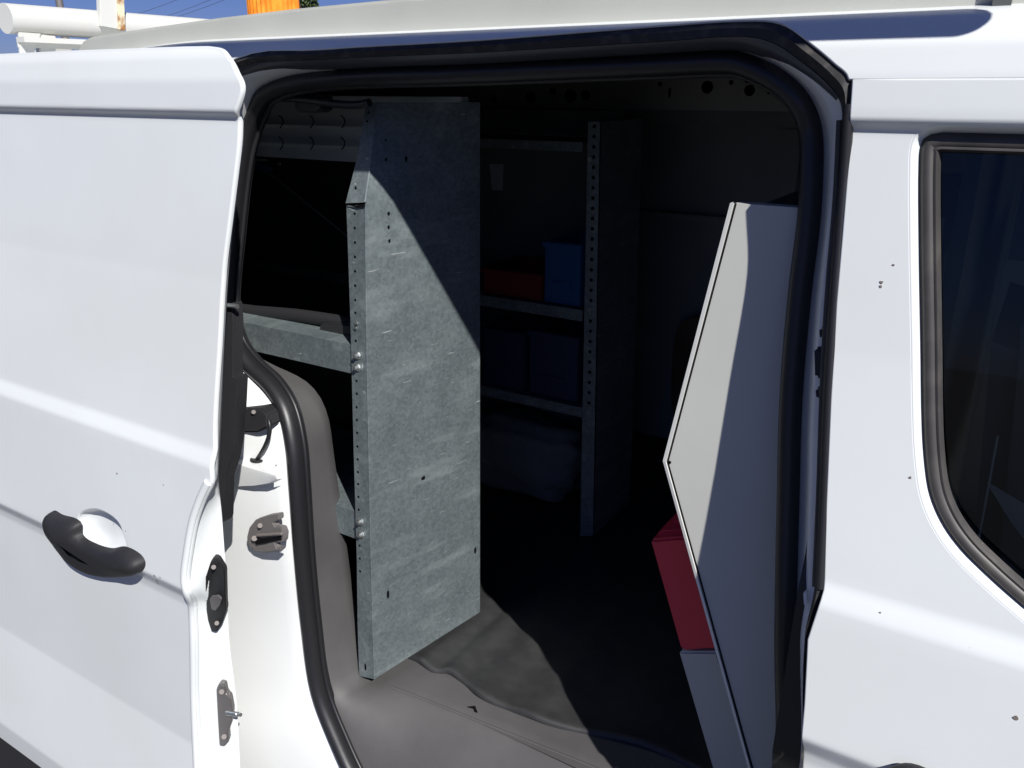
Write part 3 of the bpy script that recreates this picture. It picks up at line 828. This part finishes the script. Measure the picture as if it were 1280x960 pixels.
# ribbed roof-height panel
bm=bmesh.new()
yb=.375
zt_=atY(400,120,yb).z; zb_=atY(400,200,yb).z; n=80
x0=-2.2; x1=atY(600,150,FY).x-.02
rows=[]
for k in range(n+1):
    t=k/n; z=zt_+(zb_-zt_)*t
    ph=0
    for c,w in ((.36,.045),(.455,.03),(.66,.045),(.755,.03)):
        ph+=math.exp(-((t-c)/w)**2)*(.012 if w<.04 else -.010)
    rows.append([(x0,yb-ph,z),(x1,yb-ph,z)])
loft(bm,rows); loft(bm,[[(x0,yb+.02,zt_),(x1,yb+.02,zt_)],[(x0,yb+.02,zb_),(x1,yb+.02,zb_)]]); loft(bm,[rows[-1],[(x0,yb+.02,zb_),(x1,yb+.02,zb_)]])
rp=fin('ribbed_panel',bm,'galvrib',rack,ang=60,norm=False)
bm=bmesh.new()
for px in (316,352,390,429):
    for py in (152,179):
        P=[atY(px+dx,py+dy,yb-.016) for dx,dy in ((-3,-8),(1,-4),(2,0),(1,4),(-2,8))]
        tube(bm,catmull(P,3),.0011,5)
fin('stamped_notch',bm,'hole',rp)
# items hanging below it: black lamp clip + stay rod
bm=bmesh.new(); cyl(bm,atY(314,200,.36),atY(333,200,.36),.0022,8,0)
lc=fin('hook_clip',bm,'steel',rack)
bm=bmesh.new(); prism(bm,[atY(x,y,.36) for x,y in ((316,203),(323,206),(331,209),(331,214),(324,217),(319,212))],(0,.02,0),bevel=.002); fin('clip_body',bm,'navy',lc)
bm=bmesh.new(); cyl(bm,atY(336,216,.42),atY(440,300,.40),.0016,6); fin('stay_wire',bm,'bracket',rack)
bm=bmesh.new(); cyl(bm,atY(348,205,.37),atY(350,205,.37),.003,8); fin('rivet',bm,'steel',rack)
# black pole resting on upper shelf, bracket
bm=bmesh.new()
tube(bm,catmull([atY(240,372,.22),atY(300,387,.22),atY(370,394,.22),atY(437,404,.22),atY(470,409,.22)],4),.012,12)
o=fin('black_tube',bm,'plastic',None,ang=80); tag(o,'long black plastic tube lying on the upper galvanised shelf left of the rack panel','tube')
bm=bmesh.new(); prism(bm,[atY(x,y,.20) for x,y in ((398,410),(402,419),(406,424),(440,428),(440,405),(400,405))],(0,.12,0),bevel=.003)
o=fin('black_tray',bm,'plastic',None,ang=40); tag(o,'small black tray on the upper galvanised shelf against the rack flange','tray')
# ------------------------------------------------------------------ FAR RACK
far=empty('shelving_rack',(-.95,1.25,.61),'second shelving rack in the dark against the far wall, holding the red and blue bins','shelving rack')
Y2=.81
bm=bmesh.new()
P=[atY(x,y,Y2) for x,y in ((735,152),(751,152),(742,670),(725,670))]
prism(bm,P,(0,.003,0)); fin('front_flange',bm,'galv',far)
bm=bmesh.new()
a_=atY(751,152,Y2); b_=atY(742,670,Y2)
prism(bm,[a_,Vector((a_.x,1.02,a_.z)),Vector((b_.x,1.02,b_.z)),b_],(-.002,0,0)); fin('side_panel',bm,'galv',far)
bm=bmesh.new()
for k in range(28):
    t=(158+k*12.8-152)/518; px=743-t*10; py=158+k*12.8
    if py>640: break
    disc(bm,atY(px,py,Y2-.0003),.004)
fin('flange_hole',bm,'hole',far)
for (yt,yb_,) in ((378,392),(500,512),(178,190)):
    bm=bmesh.new(); a_=atY(728,yt+ (10 if yt>200 else 0),Y2+.002); b_=atY(728,yb_+ (10 if yt>200 else 0),Y2+.002)
    box(bm,(-2.6,a_.y,b_.z),(a_.x,a_.y+.004,a_.z)); box(bm,(-2.6,a_.y+.004,a_.z-.004),(a_.x,1.02,a_.z-.001)); fin('shelf',bm,'galv',far)
    if yt==378: zsh=a_.z
    if yt==500: zsl=a_.z
bm=bmesh.new(); box(bm,(-2.6,1.03,.615),(b_.x-.01,1.035,1.60)); fin('back_panel',bm,'liner',far)
bm=bmesh.new()
for px,py in ((738,387),(739,199)): c=atY(px,py,Y2); cyl(bm,c+Vector((0,-.006,0)),c,.006,8)
fin('bolt',bm,'steel',far)
def crate(name,px0,px1,pyt,yf,zb,depth,m,label,cat,handle=True):
    a_=atY(px0,pyt,yf); b_=atY(px1,pyt,yf); zt=(a_.z+b_.z)/2
    bm=bmesh.new(); x0,x1=a_.x,b_.x; w=.004
    box(bm,(x0,yf,zb),(x1,yf+w,zt),bevel=.002); box(bm,(x0,yf+depth-w,zb),(x1,yf+depth,zt),bevel=.002)
    box(bm,(x0,yf+w,zb),(x0+w,yf+depth-w,zt),bevel=.0015); box(bm,(x1-w,yf+w,zb),(x1,yf+depth-w,zt),bevel=.0015)
    box(bm,(x0+w,yf+w,zb),(x1-w,yf+depth-w,zb+w))
    box(bm,(x0-.004,yf-.006,zt-.014),(x1+.004,yf-.0005,zt-.002),bevel=.002)
    hw_=(x1-x0)*.25; box(bm,((x0+x1)/2-hw_,yf-.004,zb+.035),((x0+x1)/2+hw_,yf-.0005,zb+.055),bevel=.001)
    o=fin(name,bm,m,None,ang=30); return tag(o,label,cat)
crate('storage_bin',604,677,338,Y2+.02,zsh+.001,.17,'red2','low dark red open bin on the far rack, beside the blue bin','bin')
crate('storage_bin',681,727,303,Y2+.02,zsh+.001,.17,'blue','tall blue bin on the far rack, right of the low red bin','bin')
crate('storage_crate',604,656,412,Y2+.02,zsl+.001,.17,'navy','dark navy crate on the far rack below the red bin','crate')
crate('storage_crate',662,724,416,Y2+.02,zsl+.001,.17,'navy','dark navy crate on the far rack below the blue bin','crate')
# pale bag under the lower shelf
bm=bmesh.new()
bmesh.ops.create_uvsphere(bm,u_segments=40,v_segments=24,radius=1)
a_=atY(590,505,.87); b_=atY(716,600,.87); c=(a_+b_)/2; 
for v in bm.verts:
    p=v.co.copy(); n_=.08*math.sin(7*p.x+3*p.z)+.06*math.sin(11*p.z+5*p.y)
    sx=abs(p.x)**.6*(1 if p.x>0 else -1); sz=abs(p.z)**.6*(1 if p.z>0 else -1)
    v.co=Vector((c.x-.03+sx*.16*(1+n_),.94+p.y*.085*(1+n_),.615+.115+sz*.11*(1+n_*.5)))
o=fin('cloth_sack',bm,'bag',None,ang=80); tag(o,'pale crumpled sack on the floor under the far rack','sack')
bm=bmesh.new(); P=[atY(x,y,1.025) for x,y in ((612,205),(629,205),(628,238),(615,238))]; prism(bm,P,(0,.003,0)); o=fin('paper_note',bm,'paper',None); tag(o,'small pale paper note stuck on the dark back board of the far rack','note')
# wooden board against the partition side of the far wall
bm=bmesh.new(); P=catmull([atY(x,y,1.45) for x,y in ((842,520),(841,440),(848,408),(862,398),(880,396),(900,400),(900,520),(870,560))],4,True)
prism(bm,P,(0,.02,0)); fin('far_door_pocket',bm,'wood',van)
# ------------------------------------------------------------------ GREY SHELF UNIT BY THE PARTITION
unit=empty('shelf_unit',(-.25,.35,.61),'light grey enamelled shelf unit with a pointed end panel, beside the front door pillar','shelf unit')
CYK=.135
top_l=atY(919,254,.150); kink=atY(834,577,CYK); bot_l=atY(940,960,.125); bot2=atY(952,1005,.110)
XR=-.085
bm=bmesh.new()
def row(L_,y): return [L_,Vector((L_.x+.004,L_.y,L_.z)),Vector((XR,L_.y,L_.z))]
dirb=(bot_l-kink); foot=kink+dirb*((kink.z-.615)/(kink.z-bot_l.z))
rows=[]
for k in range(9): rows.append(row(top_l.lerp(kink,k/8),0))
for k in range(1,11): rows.append(row(kink.lerp(foot,k/10),0))
loft(bm,rows); loft(bm,[[p+Vector((0,.002,0)) for p in r] for r in rows])
loft(bm,[rows[0],[p+Vector((0,.02,0)) for p in rows[0]]])
fin('end_panel',bm,'cab_grey',unit,ang=3,norm=False)
bm=bmesh.new()
le=[r[0] for r in rows]
for seg in (le[:9],le[8:]):
    loft(bm,[[p+Vector((-.0055,-.0015,0)) for p in seg],[p+Vector((-.001,-.0025,0)) for p in seg],[p+Vector((-.0008,.0,0)) for p in seg]])
    loft(bm,[[p+Vector((-.0055,-.0015,0)) for p in seg],[p+Vector((-.0055,.015,0)) for p in seg]])
rim=fin('rim_flange',bm,'cab_rim',unit,ang=20,norm=False)
bm=bmesh.new()
tube(bm,[p+Vector((.0012,-.0005,0)) for p in le],.0009,6); 
c=kink+Vector((.0035,-.001,0)); prism(bm,[c+Vector((.0022*math.cos(a),0,.0022*math.sin(a))) for a in [k*math.pi/4 for k in range(8)]],(0,.001,0))
fin('rim_gap',bm,'hole',unit)
# shelf trays behind the end panel (run away from the door)
for zz_ in (1.48,1.22,.86,.66):
    # x of left edge at this height
    if zz_>kink.z: t=(zz_-kink.z)/(top_l.z-kink.z); xl=kink.x+(top_l.x-kink.x)*t
    else: t=(kink.z-zz_)/(kink.z-foot.z); xl=kink.x+(foot.x-kink.x)*t
    bm=bmesh.new(); box(bm,(xl+.012,.19,zz_),(XR,1.2,zz_+.003)); box(bm,(xl+.010,.19,zz_),(xl+.012,1.2,zz_+.035)); fin('shelf',bm,'cab_grey',unit)
# lower grey bin front
bm=bmesh.new()
P=[atY(x,y,.19) for x,y in ((848,815),(896,815),(979,1076),(924,1076))]
prism(bm,P,(0,.30,0),bevel=.003); o=fin('parts_bin',bm,'cab_grey',None,ang=30); tag(o,'plain grey parts bin under the red case, in the shade of the grey shelf unit','bin')
bm=bmesh.new()
P=[atY(x,y,.185) for x,y in ((812,675),(845,672),(858,672),(897,811),(851,814))]
prism(bm,P,(0,.22,0),bevel=.004)
red=fin('red_case',bm,'red',None,ang=30); tag(red,'red plastic case with stepped lid sticking out of the grey shelf unit','case')
bm=bmesh.new()
prism(bm,[atY(x,y,.20) for x,y in ((820,671),(823,664),(860,662),(864,676),(822,677))],(0,.19,0),bevel=.003)
prism(bm,[atY(x,y,.215) for x,y in ((832,664),(835,658),(862,655),(866,668),(834,668))],(0,.16,0),bevel=.003)
prism(bm,[atY(x,y,.225) for x,y in ((837,657),(840,652),(858,649),(864,660),(840,661))],(0,.12,0),bevel=.003)
fin('case_lid',bm,'red',red,ang=30)
# ------------------------------------------------------------------ ROOF EQUIPMENT
rk=empty('roof_rack',(-1.0,.3,1.76),'white enamelled roof rack with round cross bar and rusty upright, on the van roof','roof rack')
bm=bmesh.new()
# grey-beige side rail sitting on the roof
yr=.140
rt=[atY(x,y,yr) for x,y in ((112,47),(480,0))]
x0r=atY(88,62,yr).x; zt0=atY(112,47,yr).z
slope=(rt[1].z-rt[0].z)/(rt[1].x-rt[0].x)
prism(bm,[Vector((x0r,yr,1.69))]+[atY(x,y,yr) for x,y in ((100,53),(112,46),(190,34),(270,22.5),(370,10.5),(480,0))]+[Vector((1.2,yr,rt[1].z+.01)),Vector((1.2,yr,1.69))],(0,.05,0),bevel=.004)
fin('side_rail',bm,'rail',rk,ang=40)
# cross bar (round tube along Y) at the rear
XT=-2.55
c0=atX(6,23,XT); rT=.040
bm=bmesh.new()
ya=c0.y; zc=c0.z
cyl(bm,(XT,ya,zc),(XT,1.3,zc),rT,28); bmesh.ops.remove_doubles(bm,verts=bm.verts,dist=1e-5)
cb=fin('cross_bar',bm,'rack_white',rk,ang=50)
bm=bmesh.new()
za=atX(12,30,XT).z; zb_=atX(20,38,XT).z
ye=atX(152,50,XT).y
box(bm,(XT+.02,ya+.01,zc-.062),(XT+.06,ye,zc-.048)); box(bm,(XT+.02,ya+.01,zc-.075),(XT+.024,ye,zc-.062))
fin('angle_bar',bm,'rack_white',rk)
bm=bmesh.new()
prism(bm,[atX(x,y,XT+.03) for x,y in ((24,40),(52,42),(40,74),(26,76))],(-.01,0,0),bevel=.002)
prism(bm,[atX(x,y,XT+.02) for x,y in ((52,42),(70,45),(70,76),(48,76))],(-.02,0,0),bevel=.002)
fin('foot_bracket',bm,'rack_white',rk)
bm=bmesh.new()
prism(bm,[atX(x,y,XT+.05) for x,y in ((124,-30),(146,-30),(148,37),(126,33))],(-.02,0,0),bevel=.002)
fin('upright',bm,'rack_white',rk)
bm=bmesh.new()
prism(bm,[atX(x,y,XT+.056) for x,y in ((146,-30),(154,-30),(157,38),(149,37))],(-.03,0,0),bevel=.001)
fin('rusty_edge',bm,'rust',rk)
# unseen tube added to cast the shadow band along the roof edge
bm=bmesh.new()
SUN=Vector((-1.5,1,-1.65))
pe=onb(1215,12)
cyl(bm,(-2.4,-.03,1.93),(pe.x+.20,-.03,1.935),.019,20)
bmesh.ops.create_uvsphere(bm,u_segments=20,v_segments=10,radius=.019,matrix=Matrix.Translation((pe.x+.20,-.03,1.935)))
for x in (-2.0,-.6): pass
fin('shadow_rail',bm,'rack_white',rk,ang=60)
bm=bmesh.new()
for x in (-2.2,.9): cyl(bm,(x,-.03,1.93),(x,.16,1.74),.010,10)
fin('shadow_rail_arm',bm,'rack_white',rk,ang=60)  # arms holding the added shadow-casting tube
# thin aerial behind the rack
bm=bmesh.new(); cyl(bm,(-2.9,.9,1.7),(-2.9,.9,2.3),.01,8)
p0=atX(77,20,-2.9); bm.free(); bm=bmesh.new(); cyl(bm,(-2.9,p0.y,1.72),(-2.9,p0.y,2.35),.012,10); cyl(bm,(-2.9,p0.y,1.715),(-2.9,p0.y,1.75),.03,14)
o=fin('roof_aerial',bm,'bracket',van,ang=60)
bm=bmesh.new()
prism(bm,[atX(x,y,-2.7) for x,y in ((42,66),(92,52),(90,70),(42,72))],(-.05,0,0),bevel=.004)
fin('roof_cap',bm,'rail',rk)
# amber beacon
bc=atY(341,2,.55)
be=empty('warning_beacon',(bc.x,.55,bc.z-.04),'amber warning beacon on the van roof behind the grey side rail','beacon')
def lathe(bm,cx,cy,prof,n=40,ribs=0):
    rr=[]
    for r_,z_ in prof: rr.append([Vector((cx+(r_+ribs*math.cos(k*math.pi))*math.cos(2*math.pi*k/n),cy+(r_+ribs*math.cos(k*math.pi))*math.sin(2*math.pi*k/n),z_)) for k in range(n)])
    loft(bm,rr,True)
zl=atY(341,34,.55).z; w_=(atY(371,5,.55)-atY(307,5,.55)).x/2*.70
bm=bmesh.new(); lathe(bm,bc.x,.55,[(w_*1.0,zl-.002),(w_*1.0,zl+.004),(w_*.98,zl+.02),(w_*.96,zl+.10),(w_*.8,zl+.125),(.002,zl+.135)],64,.0012)
fin('lens',bm,'amber',be,ang=15)
bm=bmesh.new(); lathe(bm,bc.x,.55,[(.002,1.73),(w_*1.12,1.73),(w_*1.12,zl-.004),(w_*1.0,zl-.002),(.002,zl-.002)],40); fin('base',bm,'plastic',be)
# tree far beyond the van (only its edge shows beside the beacon)
d=Vector(ray(382,-6)); d=d/d.y*14; tp=Vector((CX+d.x,CY+d.y,0)); topz=CZ+d.z
tree=empty('tree',tp,'dark green tree far beyond the van roof, right of the amber beacon','tree')
bm=bmesh.new(); tube(bm,[tp,tp+Vector((.05,0,topz*.55)),tp+Vector((0,.05,topz*.95))],lambda t:.16*(1-t)+.04,10); 
for k in range(6):
    a=k*1.05; b0=tp+Vector((0,0,topz*(.45+.07*k))); tube(bm,[b0,b0+Vector((.5*math.cos(a),.5*math.sin(a),.35)),b0+Vector((.8*math.cos(a),.8*math.sin(a),.8))],lambda t:.05*(1-t)+.01,6)
fin('trunk',bm,'bark',tree)
bm=bmesh.new()
for _ in range(5200):
    a=random.random()*6.283; h=random.random(); rr=(.25+.75*random.random())*(.42*math.sin(math.pi*min(1,.15+.8*h))+.04)*(1+.3*math.sin(5*a+9*h))
    c=tp+Vector((rr*math.cos(a),rr*math.sin(a),topz*.40+h*topz*.66))
    u=Vector((random.gauss(0,1),random.gauss(0,1),random.gauss(0,1))).normalized(); v=u.cross(Vector((random.gauss(0,1),random.gauss(0,1),1))).normalized(); s_=random.uniform(.03,.06)
    bm.faces.new([bm.verts.new(c+u*s_),bm.verts.new(c+v*s_*.5),bm.verts.new(c-u*s_),bm.verts.new(c-v*s_*.5)])
fin('crown',bm,'leaf',tree,norm=False,smooth=False)
# power lines: two poles far apart, wires between
for k,(a,b) in enumerate((((150,24),(330,-30)),((190,26),(345,-22)),((205,26),(370,-24)))):
    A_=atY(a[0],a[1],22+k*.3); B_=atY(b[0],b[1],14+k*.3)
    dd=(B_-A_); P=[A_-dd*1.2+dd*(2.6*t)+Vector((0,0,.5*((t-.5)**2)*4)) for t in [i/14 for i in range(15)]]
    bm=bmesh.new(); tube(bm,P,.006,6); o=fin('power_line',bm,'bracket',None)
    tag(o,'thin dark power line crossing the blue sky beyond the roof rack','power line','power lines over the roof rack')
# ground
bm=bmesh.new(); bmesh.ops.create_grid(bm,x_segments=8,y_segments=8,size=400); o=fin('ground',bm,'asphalt',None,norm=False); o['kind']='structure'
# rear wheel under the sliding door
bm=bmesh.new()
wx=-2.15
prof=[(.20,.02),(.29,.0),(.315,.02),(.32,.05),(.32,.14),(.315,.17),(.29,.19),(.20,.17)]
loft(bm,[[Vector((wx+r_*math.cos(2*math.pi*k/48),-.0+y_+.02,.32+r_*math.sin(2*math.pi*k/48))) for k in range(48)] for r_,y_ in prof],True); wh=fin('wheel',bm,'rubber',van,ang=50)
bm=bmesh.new(); loft(bm,[[Vector((wx+r_*math.cos(2*math.pi*k/48),y_+.02,.32+r_*math.sin(2*math.pi*k/48))) for k in range(48)] for r_,y_ in ((.001,.03),(.06,.02),(.08,.05),(.18,.06),(.205,.03),(.205,.17))],True); fin('rim',bm,'bracket',wh)
# ------------------------------------------------------------------ light, world, camera
w=bpy.data.worlds.new('World'); scn.world=w; w.use_nodes=True; nt=w.node_tree
sky=nt.nodes.new('ShaderNodeTexSky'); sky.sky_type='NISHITA'; sky.sun_disc=False
sky.sun_elevation=math.atan2(1.65,math.hypot(1.5,1)); sky.sun_rotation=math.atan2(1.5,-1)
sky.altitude=600; sky.air_density=1.0; sky.dust_density=.2; sky.ozone_density=3.0
bg=nt.nodes['Background']; bg.inputs[1].default_value=.05
tint=nt.nodes.new('ShaderNodeMixRGB'); tint.blend_type='MULTIPLY'; tint.inputs[0].default_value=1; tint.inputs[2].default_value=(.43,.50,.96,1)
nt.links.new(sky.outputs[0],tint.inputs[1]); nt.links.new(tint.outputs[0],bg.inputs[0])
sl=bpy.data.lights.new('sun','SUN'); sl.energy=5.0; sl.angle=R(.5); sl.color=(1,.975,.94)
so=bpy.data.objects.new('sun',sl); so.rotation_euler=SUN.to_track_quat('-Z','Y').to_euler(); so.location=(2,-4,8); COL.objects.link(so)
cam=bpy.data.cameras.new('camera'); cam.sensor_width=36; cam.lens=36*F/1280; cam.clip_start=.02; cam.clip_end=1500
co=bpy.data.objects.new('camera',cam); co.location=(CX,CY,CZ); co.rotation_euler=(math.pi/2-PITCH,0,YAW); COL.objects.link(co); scn.camera=co
scn.render.engine='CYCLES'
scn.cycles.max_bounces=8
scn.view_settings.view_transform='Standard'; scn.view_settings.look='None'; scn.view_settings.exposure=.31; scn.view_settings.gamma=1
scn.render.resolution_x=1024; scn.render.resolution_y=768

for o in list(bpy.data.objects):
    if o.type=='MESH' and o.name.split('.')[0] in ('body_side','roof','roof_lining','inner_roof_rail'):
        off=Vector(); q=o.parent
        while q is not None: off+=q.location; q=q.parent
        for v in o.data.vertices:
            z=v.co.z+off.z; x=v.co.x+off.x
            if z>1.66 and x<-1.15:
                k=min(1,(-1.15-x)/.45); k=k*k*(3-2*k); v.co.z-=.022*k*min(1,(z-1.66)/.04)
